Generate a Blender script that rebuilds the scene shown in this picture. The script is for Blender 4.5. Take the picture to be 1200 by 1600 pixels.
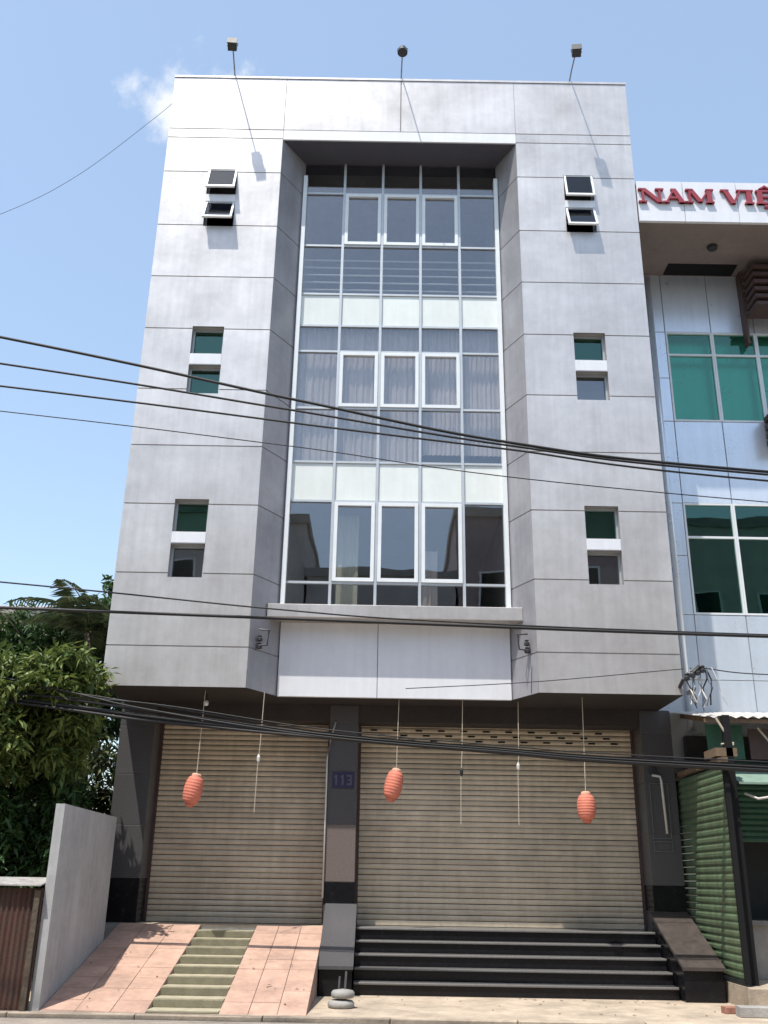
import bpy, math, random
from mathutils import Vector, Matrix
random.seed(7)
for o in list(bpy.data.objects): bpy.data.objects.remove(o, do_unlink=True)
S = bpy.context.scene
COL = S.collection
R = math.radians
# ------------------------------------------------------------------ camera
cam = bpy.data.cameras.new('camera'); camo = bpy.data.objects.new('camera', cam); COL.objects.link(camo)
cam.sensor_fit = 'VERTICAL'; cam.sensor_height = 36.0; cam.sensor_width = 27.0
cam.lens = 1501.0/1600.0*36.0
cam.clip_start = .05; cam.clip_end = 3000
camo.matrix_world = Matrix.Translation((-.18, -15, 1.5)) @ Matrix.Rotation(R(90+21.06), 4, 'X') @ Matrix.Rotation(R(0.98), 4, 'Z')
S.camera = camo
# ------------------------------------------------------------------ light
TO_SUN = Vector((-.25, -.37, 1.0)).normalized()
w = bpy.data.worlds.new('World'); S.world = w; w.use_nodes = True
nt = w.node_tree; nt.nodes.clear()
sky = nt.nodes.new('ShaderNodeTexSky'); sky.sky_type = 'NISHITA'; sky.sun_disc = False
sky.sun_elevation = math.asin(TO_SUN.z)
sky.sun_rotation = math.atan2(TO_SUN.x, TO_SUN.y)
sky.altitude = 0; sky.air_density = 1.2; sky.dust_density = 1.2; sky.ozone_density = 1.0
bg = nt.nodes.new('ShaderNodeBackground'); bg.inputs['Strength'].default_value = .15
out = nt.nodes.new('ShaderNodeOutputWorld')
hz = nt.nodes.new('ShaderNodeMixRGB'); hz.blend_type = 'ADD'; hz.inputs[0].default_value = 1; hz.inputs[2].default_value = (.86, 1.06, 1.22, 1)   # pale veil of humid air
nt.links.new(sky.outputs[0], hz.inputs[1]); # white bloom at the roof corner, painted into the sky as a wisp
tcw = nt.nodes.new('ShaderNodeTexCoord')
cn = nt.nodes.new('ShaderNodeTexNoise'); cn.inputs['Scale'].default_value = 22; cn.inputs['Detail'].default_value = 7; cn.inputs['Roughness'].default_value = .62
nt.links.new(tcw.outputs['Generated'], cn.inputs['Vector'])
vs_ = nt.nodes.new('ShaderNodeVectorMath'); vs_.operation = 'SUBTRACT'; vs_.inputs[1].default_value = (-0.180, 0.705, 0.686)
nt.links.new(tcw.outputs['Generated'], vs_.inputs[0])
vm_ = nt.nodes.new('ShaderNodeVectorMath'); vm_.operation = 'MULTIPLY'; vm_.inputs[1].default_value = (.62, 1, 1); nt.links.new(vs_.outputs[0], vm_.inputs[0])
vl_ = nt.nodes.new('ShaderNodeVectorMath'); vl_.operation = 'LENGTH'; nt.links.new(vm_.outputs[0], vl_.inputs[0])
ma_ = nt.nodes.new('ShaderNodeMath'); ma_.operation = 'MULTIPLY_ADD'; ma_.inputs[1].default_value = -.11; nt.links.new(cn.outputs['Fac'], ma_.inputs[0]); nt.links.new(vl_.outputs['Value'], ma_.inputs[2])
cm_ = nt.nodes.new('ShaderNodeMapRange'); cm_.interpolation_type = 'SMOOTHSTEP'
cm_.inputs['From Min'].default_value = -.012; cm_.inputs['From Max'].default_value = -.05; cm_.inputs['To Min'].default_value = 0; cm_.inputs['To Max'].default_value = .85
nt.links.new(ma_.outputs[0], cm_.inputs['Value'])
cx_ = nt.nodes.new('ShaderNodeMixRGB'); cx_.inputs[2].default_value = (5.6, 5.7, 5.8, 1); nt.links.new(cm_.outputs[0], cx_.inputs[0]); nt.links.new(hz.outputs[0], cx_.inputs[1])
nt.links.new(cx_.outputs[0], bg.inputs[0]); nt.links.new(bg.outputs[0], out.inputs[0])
sl = bpy.data.lights.new('sun', 'SUN'); so = bpy.data.objects.new('sun', sl); COL.objects.link(so)
sl.energy = 4.2; sl.angle = R(.53); sl.color = (1, .95, .87)
so.rotation_euler = TO_SUN.to_track_quat('Z', 'Y').to_euler(); so.location = TO_SUN*60
S.view_settings.view_transform = 'Standard'; S.view_settings.look = 'None'
S.view_settings.exposure = 0.38; S.view_settings.gamma = 1
S.render.engine = 'CYCLES'

# ------------------------------------------------------------------ materials
MATS = {}
def mat(name, col, rough=.6, metal=0., var=.12, scale=3., bump=0., bscale=60., spec=.5, streak=0., tint=None, coat=0.):
    """procedural: base colour with large blotches + fine speckle, optional vertical streaks and bump"""
    m = bpy.data.materials.new(name); m.use_nodes = True
    n = m.node_tree.nodes; l = m.node_tree.links
    b = n['Principled BSDF']
    b.inputs['Roughness'].default_value = rough; b.inputs['Metallic'].default_value = metal
    b.inputs['Specular IOR Level'].default_value = spec
    b.inputs['Coat Weight'].default_value = coat
    tc = n.new('ShaderNodeNewGeometry')
    n1 = n.new('ShaderNodeTexNoise'); n1.inputs['Scale'].default_value = scale; n1.inputs['Detail'].default_value = 8; n1.inputs['Roughness'].default_value = .65
    l.new(tc.outputs['Position'], n1.inputs['Vector'])
    r = n.new('ShaderNodeValToRGB'); e = r.color_ramp.elements
    lo = tuple(c*(1-var) for c in col); hi = tuple(min(1, c*(1+var*.8)) for c in col)
    if tint: lo = tuple(a*(1-.5)+t*.5 for a, t in zip(lo, tint))
    e[0].position = .3; e[0].color = (*lo, 1); e[1].position = .7; e[1].color = (*hi, 1)
    l.new(n1.outputs['Fac'], r.inputs['Fac'])
    cur = r.outputs['Color']
    oi = n.new('ShaderNodeObjectInfo')
    mr = n.new('ShaderNodeMapRange'); mr.inputs['To Min'].default_value = 1-var*.35; mr.inputs['To Max'].default_value = 1+var*.35
    l.new(oi.outputs['Random'], mr.inputs['Value'])
    mx = n.new('ShaderNodeMixRGB'); mx.blend_type = 'MULTIPLY'; mx.inputs['Fac'].default_value = 1
    l.new(cur, mx.inputs[1]); l.new(mr.outputs[0], mx.inputs[2]); cur = mx.outputs[0]
    nf = n.new('ShaderNodeTexNoise'); nf.inputs['Scale'].default_value = scale*5.3; nf.inputs['Detail'].default_value = 6; nf.inputs['Roughness'].default_value = .7
    l.new(tc.outputs['Position'], nf.inputs['Vector'])
    rf_ = n.new('ShaderNodeMapRange'); rf_.inputs['From Min'].default_value = .3; rf_.inputs['From Max'].default_value = .7; rf_.inputs['To Min'].default_value = 1-var*.5; rf_.inputs['To Max'].default_value = 1+var*.3
    l.new(nf.outputs['Fac'], rf_.inputs['Value'])
    mf = n.new('ShaderNodeMixRGB'); mf.blend_type = 'MULTIPLY'; mf.inputs['Fac'].default_value = 1
    l.new(cur, mf.inputs[1]); l.new(rf_.outputs[0], mf.inputs[2]); cur = mf.outputs[0]
    if streak > 0:
        mp = n.new('ShaderNodeMapping'); mp.inputs['Scale'].default_value = (7, 7, .35)
        l.new(tc.outputs['Position'], mp.inputs['Vector'])
        n2 = n.new('ShaderNodeTexNoise'); n2.inputs['Scale'].default_value = 1.6; n2.inputs['Detail'].default_value = 5
        l.new(mp.outputs[0], n2.inputs['Vector'])
        r2 = n.new('ShaderNodeMapRange'); r2.inputs['From Min'].default_value = .35; r2.inputs['From Max'].default_value = .75
        r2.inputs['To Min'].default_value = 1.; r2.inputs['To Max'].default_value = 1-streak
        l.new(n2.outputs['Fac'], r2.inputs['Value'])
        m2 = n.new('ShaderNodeMixRGB'); m2.blend_type = 'MULTIPLY'; m2.inputs['Fac'].default_value = 1
        l.new(cur, m2.inputs[1]); l.new(r2.outputs[0], m2.inputs[2]); cur = m2.outputs[0]
    l.new(cur, b.inputs['Base Color'])
    n4 = n.new('ShaderNodeMapRange'); rv = min(.1, var*.5); n4.inputs['To Min'].default_value = max(.02, rough-rv); n4.inputs['To Max'].default_value = min(1, rough+rv)
    l.new(n1.outputs['Fac'], n4.inputs['Value']); l.new(n4.outputs[0], b.inputs['Roughness'])
    if bump > 0:
        n3 = n.new('ShaderNodeTexNoise'); n3.inputs['Scale'].default_value = bscale; n3.inputs['Detail'].default_value = 4
        l.new(tc.outputs['Position'], n3.inputs['Vector'])
        bp = n.new('ShaderNodeBump'); bp.inputs['Strength'].default_value = bump; bp.inputs['Distance'].default_value = .02
        l.new(n3.outputs['Fac'], bp.inputs['Height']); l.new(bp.outputs[0], b.inputs['Normal'])
    MATS[name] = m
    return m
def glassmat(name, tint, refl, rough=.01, ior=.08, wob=.012):
    """tinted reflective window glass: coloured transmission plus a mirror reflection that grows with the angle"""
    m = bpy.data.materials.new(name); m.use_nodes = True
    n = m.node_tree.nodes; l = m.node_tree.links; n.clear()
    o = n.new('ShaderNodeOutputMaterial'); mx = n.new('ShaderNodeMixShader')
    t = n.new('ShaderNodeBsdfTransparent'); t.inputs[0].default_value = (*tint, 1)
    g = n.new('ShaderNodeBsdfGlossy'); g.inputs['Color'].default_value = (*refl, 1); g.inputs['Roughness'].default_value = rough
    lw = n.new('ShaderNodeLayerWeight'); lw.inputs['Blend'].default_value = .5
    pw_ = n.new('ShaderNodeMath'); pw_.operation = 'POWER'; pw_.inputs[1].default_value = 4; l.new(lw.outputs['Facing'], pw_.inputs[0])
    f = n.new('ShaderNodeMapRange'); f.inputs['To Min'].default_value = ior; f.inputs['To Max'].default_value = 1; l.new(pw_.outputs[0], f.inputs['Value'])
    tc = n.new('ShaderNodeTexCoord'); ns = n.new('ShaderNodeTexNoise'); ns.inputs['Scale'].default_value = 1.2; ns.inputs['Detail'].default_value = 1
    l.new(tc.outputs['Object'], ns.inputs['Vector'])
    bp = n.new('ShaderNodeBump'); bp.inputs['Strength'].default_value = wob; bp.inputs['Distance'].default_value = .2
    l.new(ns.outputs['Fac'], bp.inputs['Height']); l.new(bp.outputs[0], g.inputs['Normal'])
    l.new(f.outputs[0], mx.inputs[0]); l.new(t.outputs[0], mx.inputs[1]); l.new(g.outputs[0], mx.inputs[2]); l.new(mx.outputs[0], o.inputs[0])
    MATS[name] = m; return m
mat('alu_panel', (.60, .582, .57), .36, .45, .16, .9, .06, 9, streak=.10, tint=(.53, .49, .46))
mat('alu_splay_shaded', (.38, .37, .39), .42, .35, .16, 1.1, .06, 9, streak=.09)  # same panel metal, darkened: the splays' shade is put into the colour
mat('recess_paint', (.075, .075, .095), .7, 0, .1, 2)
mat('step_riser', (.20, .185, .125), .85, 0, .2, 8, .25, 60)  # step concrete in a darker tone: the risers' shade put into the colour
mat('substrate', (.34, .33, .32), .8)
mat('white_alu', (.74, .77, .78), .4, 0, .05, 5)
mat('grey_alu', (.50, .53, .55), .4, .3, .06, 5)
mat('white_panel', (.72, .73, .76), .5, 0, .05, 2, streak=.06)
mat('spandrel', (.76, .79, .75), .25, 0, .05, 1.5, streak=.06)
mat('concrete', (.33, .32, .30), .85, 0, .2, 2.5, .3, 40, streak=.15)
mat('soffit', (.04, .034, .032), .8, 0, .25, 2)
mat('shutter', (.60, .51, .385), .55, 0, .20, 1.8, .04, 40, streak=.12)
mat('granite', (.085, .082, .086), .32, 0, .25, 45, spec=.5)
mat('granite_brown_sunlit', (.17, .14, .128), .35, 0, .22, 40, spec=.4)  # brown granite, lightened: sunlit stretch of the pillar put into the colour
mat('granite_dusty', (.075, .062, .056), .4, 0, .3, 6, spec=.35)
mat('granite_black', (.010, .010, .012), .25, 0, .3, 8, spec=.25)
mat('tread', (.16, .155, .15), .3, 0, .2, 40)
mat('pink_tile', (.48, .312, .238), .75, 0, .26, 2.5, .12, 50)
mat('grout', (.30, .21, .18), .9)
mat('step_conc', (.40, .36, .255), .85, 0, .2, 8, .25, 60)
mat('pavement', (.41, .335, .255), .9, 0, .35, 1.6, .3, 35)
mat('road', (.34, .29, .24), .9, 0, .25, 2.2, .3, 45)
mat('earth', (.12, .10, .07), .95, 0, .3, 3, .4, 20)
mat('wall_paint', (.44, .44, .445), .85, 0, .16, 1.6, .15, 50, streak=.15)
mat('plaster', (.55, .53, .50), .85, 0, .15, 1.5, .1, 40, streak=.15)
mat('room', (.42, .40, .38), .9, 0, .1, 1)
mat('curtain', (.74, .68, .65), .9, 0, .12, 3, streak=.12)
mat('blind', (.70, .72, .58), .8, 0, .08, 3)
mat('dark_metal', (.025, .027, .03), .5, 0, .2, 8)
mat('steel', (.22, .22, .23), .4, .8, .2, 8)
mat('cable', (.012, .012, .013), .6, 0, .2, 8)
mat('string', (.55, .48, .38), .9)
mat('lantern', (.62, .19, .125), .7, 0, .12, 8)
mat('lantern_cap', (.75, .42, .30), .7, 0, .1, 8)
mat('conduit', (.62, .60, .57), .5)
mat('conduit_old', (.36, .34, .32), .6, 0, .35, 7)
mat('plate', (.02, .02, .06), .5)
mat('plate_digit', (.085, .08, .12), .6)
mat('rust', (.075, .030, .022), .85, 0, .5, 7, .3, 40, streak=.45, tint=(.12, .08, .06))
mat('sheet_white', (.60, .57, .53), .55, .2, .15, 4, streak=.2)
mat('green_sheet', (.10, .165, .09), .5, 0, .3, 4, .05, 30, streak=.35, tint=(.16, .15, .09))
mat('green_dark', (.03, .10, .06), .5, 0, .2, 4, streak=.2)
mat('green_pale', (.22, .32, .26), .6, 0, .15, 4, streak=.15)
mat('wood', (.17, .115, .07), .8, 0, .3, 6, .2, 40)
mat('brick', (.30, .14, .10), .9, 0, .3, 12, .4, 60)
mat('nb_panel', (.74, .80, .87), .28, .45, .05, 2, streak=.08)
mat('nb_soffit', (.22, .18, .165), .8, 0, .15, 2)
mat('louvre', (.085, .05, .045), .6, 0, .2, 5)
mat('letter', (.30, .035, .05), .45, 0, .15, 8)
mat('cream', (.72, .68, .46), .85, 0, .1, 2, streak=.15)
mat('roof_sheet', (.36, .30, .30), .7, 0, .2, 3, streak=.2)
mat('bark', (.09, .07, .05), .95, 0, .3, 10, .6, 25)
mat('seal', (.012, .012, .013), .8, spec=.2)
glassmat('glass_blue', (.84, .84, .835), (.92, .93, .95), ior=.13)
glassmat('glass_dark', (.22, .23, .27), (.85, .93, 1.0), ior=.03)
glassmat('glass_green', (.46, .74, .65), (.65, .95, .85), ior=.08)
def leafmat(name, a, b):
    m = bpy.data.materials.new(name); m.use_nodes = True
    n = m.node_tree.nodes; l = m.node_tree.links; p = n['Principled BSDF']
    p.inputs['Roughness'].default_value = .5; p.inputs['Specular IOR Level'].default_value = .35
    g = n.new('ShaderNodeNewGeometry'); r = n.new('ShaderNodeValToRGB')
    r.color_ramp.elements[0].color = (*a, 1); r.color_ramp.elements[1].color = (*b, 1)
    l.new(g.outputs['Random Per Island'], r.inputs['Fac']); l.new(r.outputs[0], p.inputs['Base Color'])
    tr = n.new('ShaderNodeBsdfTranslucent'); l.new(r.outputs[0], tr.inputs[0])
    mx = n.new('ShaderNodeMixShader'); mx.inputs[0].default_value = .25
    l.new(p.outputs[0], mx.inputs[1]); l.new(tr.outputs[0], mx.inputs[2]); l.new(mx.outputs[0], n['Material Output'].inputs[0])
    MATS[name] = m
leafmat('leaf_a', (.04, .08, .02), (.22, .27, .07))
leafmat('leaf_b', (.025, .06, .02), (.085, .15, .045))
leafmat('leaf_c', (.04, .07, .03), (.15, .17, .07))

# ------------------------------------------------------------------ mesh helpers
class MB:
    def __init__(s): s.v = []; s.f = []
    def box(s, x0, x1, y0, y1, z0, z1):
        i = len(s.v)
        s.v += [(x0,y0,z0),(x1,y0,z0),(x1,y1,z0),(x0,y1,z0),(x0,y0,z1),(x1,y0,z1),(x1,y1,z1),(x0,y1,z1)]
        s.f += [tuple(i+k for k in q) for q in ((3,2,1,0),(4,5,6,7),(0,1,5,4),(1,2,6,5),(2,3,7,6),(3,0,4,7))]
        return s
    def cbox(s, x0, x1, y0, y1, z0, z1, c=.006):
        """box whose front (-y) edges are chamfered"""
        i = len(s.v)
        s.v += [(x0,y1,z0),(x1,y1,z0),(x1,y1,z1),(x0,y1,z1),
                (x0,y0+c,z0),(x1,y0+c,z0),(x1,y0+c,z1),(x0,y0+c,z1),
                (x0+c,y0,z0+c),(x1-c,y0,z0+c),(x1-c,y0,z1-c),(x0+c,y0,z1-c)]
        s.f += [tuple(i+k for k in q) for q in ((0,3,2,1),(8,9,10,11),(0,1,5,4),(1,2,6,5),(2,3,7,6),(3,0,4,7),(4,5,9,8),(5,6,10,9),(6,7,11,10),(7,4,8,11))]
        return s
    def prism(s, poly, axis, a, b):
        """extrude a 2-D polygon along an axis: 'x' -> (y,z), 'y' -> (x,z), 'z' -> (x,y)"""
        i = len(s.v); n = len(poly)
        for t in (a, b):
            for p, q in poly:
                s.v.append((t,p,q) if axis == 'x' else (p,t,q) if axis == 'y' else (p,q,t))
        s.f.append(tuple(i+k for k in range(n))); s.f.append(tuple(i+n+k for k in reversed(range(n))))
        for k in range(n):
            m = (k+1) % n; s.f.append((i+k, i+n+k, i+n+m, i+m))
        return s
    def tube(s, pts, r, n=8, caps=True):
        pts = [Vector(p) for p in pts]; i = len(s.v)
        rs = r if isinstance(r, (list, tuple)) else [r]*len(pts)
        for k, p in enumerate(pts):
            d = (pts[min(k+1, len(pts)-1)]-pts[max(k-1, 0)]).normalized()
            a = d.cross(Vector((0, 0, 1)))
            if a.length < .05: a = d.cross(Vector((1, 0, 0)))
            a.normalize(); b = d.cross(a)
            for j in range(n):
                t = 2*math.pi*j/n; s.v.append(tuple(p+rs[k]*(a*math.cos(t)+b*math.sin(t))))
        for k in range(len(pts)-1):
            for j in range(n):
                m = (j+1) % n; s.f.append((i+k*n+j, i+k*n+m, i+(k+1)*n+m, i+(k+1)*n+j))
        if caps:
            s.f.append(tuple(i+j for j in reversed(range(n)))); e = i+(len(pts)-1)*n; s.f.append(tuple(e+j for j in range(n)))
        return s
    def lathe(s, prof, c, n=20):
        i = len(s.v)
        for r, z in prof:
            for j in range(n):
                t = 2*math.pi*j/n; s.v.append((c[0]+r*math.cos(t), c[1]+r*math.sin(t), c[2]+z))
        for k in range(len(prof)-1):
            for j in range(n):
                m = (j+1) % n; s.f.append((i+k*n+j, i+k*n+m, i+(k+1)*n+m, i+(k+1)*n+j))
        s.f.append(tuple(i+j for j in reversed(range(n)))); e = i+(len(prof)-1)*n; s.f.append(tuple(e+j for j in range(n)))
        return s
    def sheet(s, O, U, N, u0, u1, z0, z1, holes, d):
        """upright sheet with rectangular holes: U runs along it, N points into it, d = thickness"""
        O, U, N = Vector(O), Vector(U).normalized(), Vector(N).normalized()
        hs = [(max(a,u0), min(b,u1), max(c,z0), min(e,z1)) for a,b,c,e in holes]
        hs = [h for h in hs if h[1]-h[0] > 1e-4 and h[3]-h[2] > 1e-4]
        us = sorted({u0, u1, *[h[0] for h in hs], *[h[1] for h in hs]}); zs = sorted({z0, z1, *[h[2] for h in hs], *[h[3] for h in hs]})
        solid = {}
        for a in range(len(us)-1):
            for b in range(len(zs)-1):
                mu, mz = (us[a]+us[a+1])/2, (zs[b]+zs[b+1])/2
                solid[a, b] = not any(h[0] < mu < h[1] and h[2] < mz < h[3] for h in hs)
        idx = {}
        def vid(a, b, k):
            if (a, b, k) not in idx:
                idx[a, b, k] = len(s.v); p = O+U*us[a]+N*(d*k); s.v.append((p.x, p.y, p.z+zs[b]))
            return idx[a, b, k]
        for (a, b), ok in solid.items():
            if not ok: continue
            s.f.append((vid(a,b,0), vid(a+1,b,0), vid(a+1,b+1,0), vid(a,b+1,0)))
            s.f.append((vid(a,b,1), vid(a,b+1,1), vid(a+1,b+1,1), vid(a+1,b,1)))
            for (p, q), (da, db) in ((((a,b),(a+1,b)), (0,-1)), (((a+1,b),(a+1,b+1)), (1,0)), (((a+1,b+1),(a,b+1)), (0,1)), (((a,b+1),(a,b)), (-1,0))):
                if not solid.get((a+da, b+db), False):
                    s.f.append((vid(*q,0), vid(*p,0), vid(*p,1), vid(*q,1)))
        return s
    def build(s, name, m, parent=None, smooth=False):
        me = bpy.data.meshes.new(name); me.from_pydata(s.v, [], s.f); me.update()
        if smooth: me.polygons.foreach_set('use_smooth', [True]*len(me.polygons))
        me.materials.append(MATS[m])
        return link(name, me, parent)
def wloc(o):
    v = Vector(o.location); p = o.parent
    return v
def link(name, me, parent=None):
    o = bpy.data.objects.new(name, me); COL.objects.link(o)
    if parent is not None:
        o.parent = parent
        if parent.type == 'EMPTY': o.matrix_parent_inverse = Matrix.Translation(-Vector(parent.location))
    return o
def thing(name, label, cat, loc, group=None):
    o = bpy.data.objects.new(name, None); COL.objects.link(o); o.location = loc; o.empty_display_size = .2
    return tag(o, label, cat, group)
def tag(o, label, cat, group=None):
    o['label'] = label; o['category'] = cat
    if group: o['group'] = group
    return o
def structure(o): o['kind'] = 'structure'; return o
def frame(mb, x0, x1, z0, z1, y0, y1, t):
    mb.box(x0, x0+t, y0, y1, z0, z1).box(x1-t, x1, y0, y1, z0, z1)
    mb.box(x0+t, x1-t, y0+.002, y1, z0, z0+t).box(x0+t, x1-t, y0+.002, y1, z1-t, z1)
    return mb

# ------------------------------------------------------------------ ground
structure(MB().box(-300, 300, -300, 300, -.6, -.14).build('ground', 'earth'))
structure(MB().box(-200, 200, -14.0, -2.36, -.13, -.05).build('road', 'road'))
structure(MB().box(-60, 60, -2.2, 1.3, -.12, 0).build('pavement', 'pavement'))
for k in range(14):
    x = -10.5+k*1.5
    structure(MB().cbox(x, x+1.49, -2.35, -2.21, -.12, .004, .012).build('kerb', 'pavement'))

# ------------------------------------------------------------------ main building
B = thing('office_building', 'tall silver panelled building with a recessed glass bay and two roller shutters', 'building', (0, 0, 0))
GX0, GX1, GY, WX, HW = -1.88, 1.96, .69, 2.29, 4.55
TOP, BOT = 16.62, 4.30
JZ = [4.30, 4.94, 6.15, 7.36, 8.44, 9.53, 10.76, 11.87, 13.02, 14.27, 15.10, 15.32, 16.62]
WINZ = [(13.74, 14.33), (13.00, 13.56), (10.25, 10.81), (9.45, 10.02), (6.87, 7.45), (6.08, 6.66)]
WINL = (-3.69, -3.12); WINR = (3.18, 3.75)
HL = [(WINL[0], WINL[1], a, b) for a, b in WINZ]; HR = [(WINR[0], WINR[1], a, b) for a, b in WINZ]
G = .010
for nm, (x0, x1), H in (('left_wing', (-HW, -WX), HL), ('right_wing', (WX, HW), HR)):
    wing = MB().sheet((0, .016, 0), (1,0,0), (0,1,0), x0+.02, x1, BOT+.01, TOP, H, .22).build('wing_wall', 'substrate', B)
    for k in range(len(JZ)-1):
        MB().sheet((0, 0, 0), (1,0,0), (0,1,0), x0, x1-(.004 if x0 < 0 else 0), JZ[k]+(G if k else 0), JZ[k+1]-G, H, .03).build('facade_panel', 'alu_panel', wing)
# splayed cheeks of the recess
for (ax, bx) in ((-WX, GX0), (WX, GX1)):
    U = Vector((bx-ax, GY, 0)); L = U.length
    N = Vector((-U.y, U.x, 0)) if ax < 0 else Vector((U.y, -U.x, 0))
    if ax < 0 and N.x > 0: N = -N
    if ax > 0 and N.x < 0: N = -N
    N.normalize()
    o0 = Vector((ax, 0, 0))+N*.016
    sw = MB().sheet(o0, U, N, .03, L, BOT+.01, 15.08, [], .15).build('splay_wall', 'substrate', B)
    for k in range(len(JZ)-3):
        MB().sheet((ax, 0, 0), U, N, .006, L-.002, JZ[k]+(G if k else 0), JZ[k+1]-G, [], .03).build('facade_panel', 'alu_splay_shaded', sw)
# parapet between the wings
pw = MB().box(-WX+.001, WX-.001, .016, .24, 15.10, TOP).build('parapet_wall', 'substrate', B)
for a, b in ((-WX+.006, .02-G), (.02+G, WX-.006)):
    MB().sheet((0,0,0), (1,0,0), (0,1,0), a, b, 15.32+G, TOP-G, [], .03).build('facade_panel', 'alu_panel', pw)
MB().box(-WX+.004, WX-.004, -.004, .03, 15.085, 15.31).build('header_strip', 'white_panel', B)
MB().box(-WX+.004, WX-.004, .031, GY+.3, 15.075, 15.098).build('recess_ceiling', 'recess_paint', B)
MB().box(-HW-.01, HW+.01, -.015, .30, TOP+.002, TOP+.05).build('coping', 'alu_panel', B)
# shell
sh = MB()
sh.box(-HW+.002, -HW+.2, .245, 9, BOT+.3, TOP-.02).box(HW-.2, HW-.002, .245, 9, BOT+.3, TOP-.02).box(-HW+.2, HW-.2, 8.8, 9, .84, TOP-.02)
sh.build('side_wall', 'plaster', B)
MB().box(-HW+.2, HW-.2, .245, 8.8, 15.1, 15.3).build('roof_slab', 'concrete', B)
for z in (11.55, 8.02, 4.75):
    MB().box(GX0-.02, GX1+.02, GY+.10, 8.8, z-.16, z+.16).build('floor_slab', 'room', B)
for x in (GX0-.14, GX1+.04):
    MB().box(x, x+.1, GY+.02, 8.79, BOT+.3, 15.07).build('partition', 'room', B)
# soffit over the pavement
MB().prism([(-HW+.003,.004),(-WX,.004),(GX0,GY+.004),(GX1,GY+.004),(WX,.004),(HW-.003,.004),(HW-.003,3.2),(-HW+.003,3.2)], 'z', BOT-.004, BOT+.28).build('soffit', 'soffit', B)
# small wing windows
def wing_window(x0, x1, z0, z1, glass, sash):
    wo = frame(MB(), x0+.002, x1-.002, z0+.002, z1-.002, .12, .17, .03).build('window', 'grey_alu', B)
    for zz in (0,):
        MB().box(x0-.0, x1, .175, .18, z0, z1).build('pane', glass, wo) if not sash else None
    MB().box(x0-.35, x1+.35, .6, .62, z0-.3, z1+.3).build('room_screen', 'room', wo)
    if sash:
        sw_ = x1-x0-.02; h = z1-z0-.02
        s_ = MB(); s_.box(-sw_/2, -sw_/2+.035, -.02, .02, -h, 0).box(sw_/2-.035, sw_/2, -.02, .02, -h, 0).box(-sw_/2+.035, sw_/2-.035, -.018, .02, -h, -h+.045).box(-sw_/2+.035, sw_/2-.035, -.012, .012, -.012, 0); so_ = s_.build('sash', 'white_alu', wo)
        so_.location = ((x0+x1)/2, .02, z1-.012); so_.rotation_euler = (-R(sash), 0, 0)
        p = MB().box(-sw_/2+.036, sw_/2-.036, -.004, .004, -h+.043, -.01).build('sash_pane', 'glass_dark', wo)
        p.location = so_.location; p.rotation_euler = so_.rotation_euler
        a = MB()
        for sx in (x0+.012, x1-.012): a.tube([(sx, .1, z0+.2), (sx, .02-math.sin(R(sash))*h*.8, z1-math.cos(R(sash))*h*.8)], .007, 6)
        a.build('stay_arm', 'steel', wo)
    return wo
for wx, side in ((WINL, 0), (WINR, 1)):
    for k, (a, b) in enumerate(WINZ):
        ang = 0
        if k < 2: ang = (19, 24)[k] if side == 0 else (14, 22)[k]
        wing_window(wx[0], wx[1], a, b, 'glass_green' if (k in (2, 4) or (k == 3 and side == 0)) else 'glass_blue', ang)
# white strip between each pair
for wx in (WINL, WINR):
    for a, b in ((13.56, 13.74), (10.02, 10.25), (6.66, 6.87)):
        MB().cbox(wx[0]+.003, wx[1]-.003, -.006, .02, a+.012, b-.012, .004).build('window_band', 'white_panel', B)

# curtain wall
CW = MB().box(GX0-.02, GX0+.055, GY-.10, GY+.05, 5.76, 14.72).build('curtain_wall', 'white_alu', B)     # bright edge profile, carries the grid
MB().box(GX1-.055, GX1+.02, GY-.10, GY+.05, 5.76, 14.72).build('edge_profile', 'white_alu', CW)
MX = [GX0+.02, -1.075, -.31, .445, 1.205, GX1-.02]
RZ = [5.76, 6.23, 7.72, 8.47, 9.545, 10.725, 11.28, 11.98, 13.09, 14.34, 15.07]
for x in MX[1:-1]:
    MB().box(x-.024, x+.024, GY-.045, GY+.05, 5.76, 15.07).build('mullion', 'grey_alu', CW)
for z in RZ[1:-1]:
    for k in range(5):
        MB().box(MX[k]+.024, MX[k+1]-.024, GY-.035, GY+.045, z-.02, z+.02).build('transom', 'grey_alu', CW)
for r in range(len(RZ)-1):
    for k in range(5):
        x0, x1, z0, z1 = MX[k]+.024, MX[k+1]-.024, RZ[r]+.02, RZ[r+1]-.02
        if r in (2, 6):
            MB().cbox(x0, x1, GY-.012, GY+.02, z0, z1, .004).build('spandrel_panel', 'spandrel', CW)
        elif r in (1, 4, 8) and k in (1, 2, 3):
            f = MB(); frame(f, x0+.004, x1-.004, z0+.004, z1-.004, GY-.062, GY+.02, .062); fo = f.build('casement', 'white_alu', CW)
            p = MB().box(x0+.066, x1-.066, GY-.012, GY-.004, z0+.066, z1-.066).build('pane', 'glass_blue', CW)
        else:
            MB().box(x0, x1, GY-.004, GY+.004, z0, z1).build('pane', 'glass_blue', CW)
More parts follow.
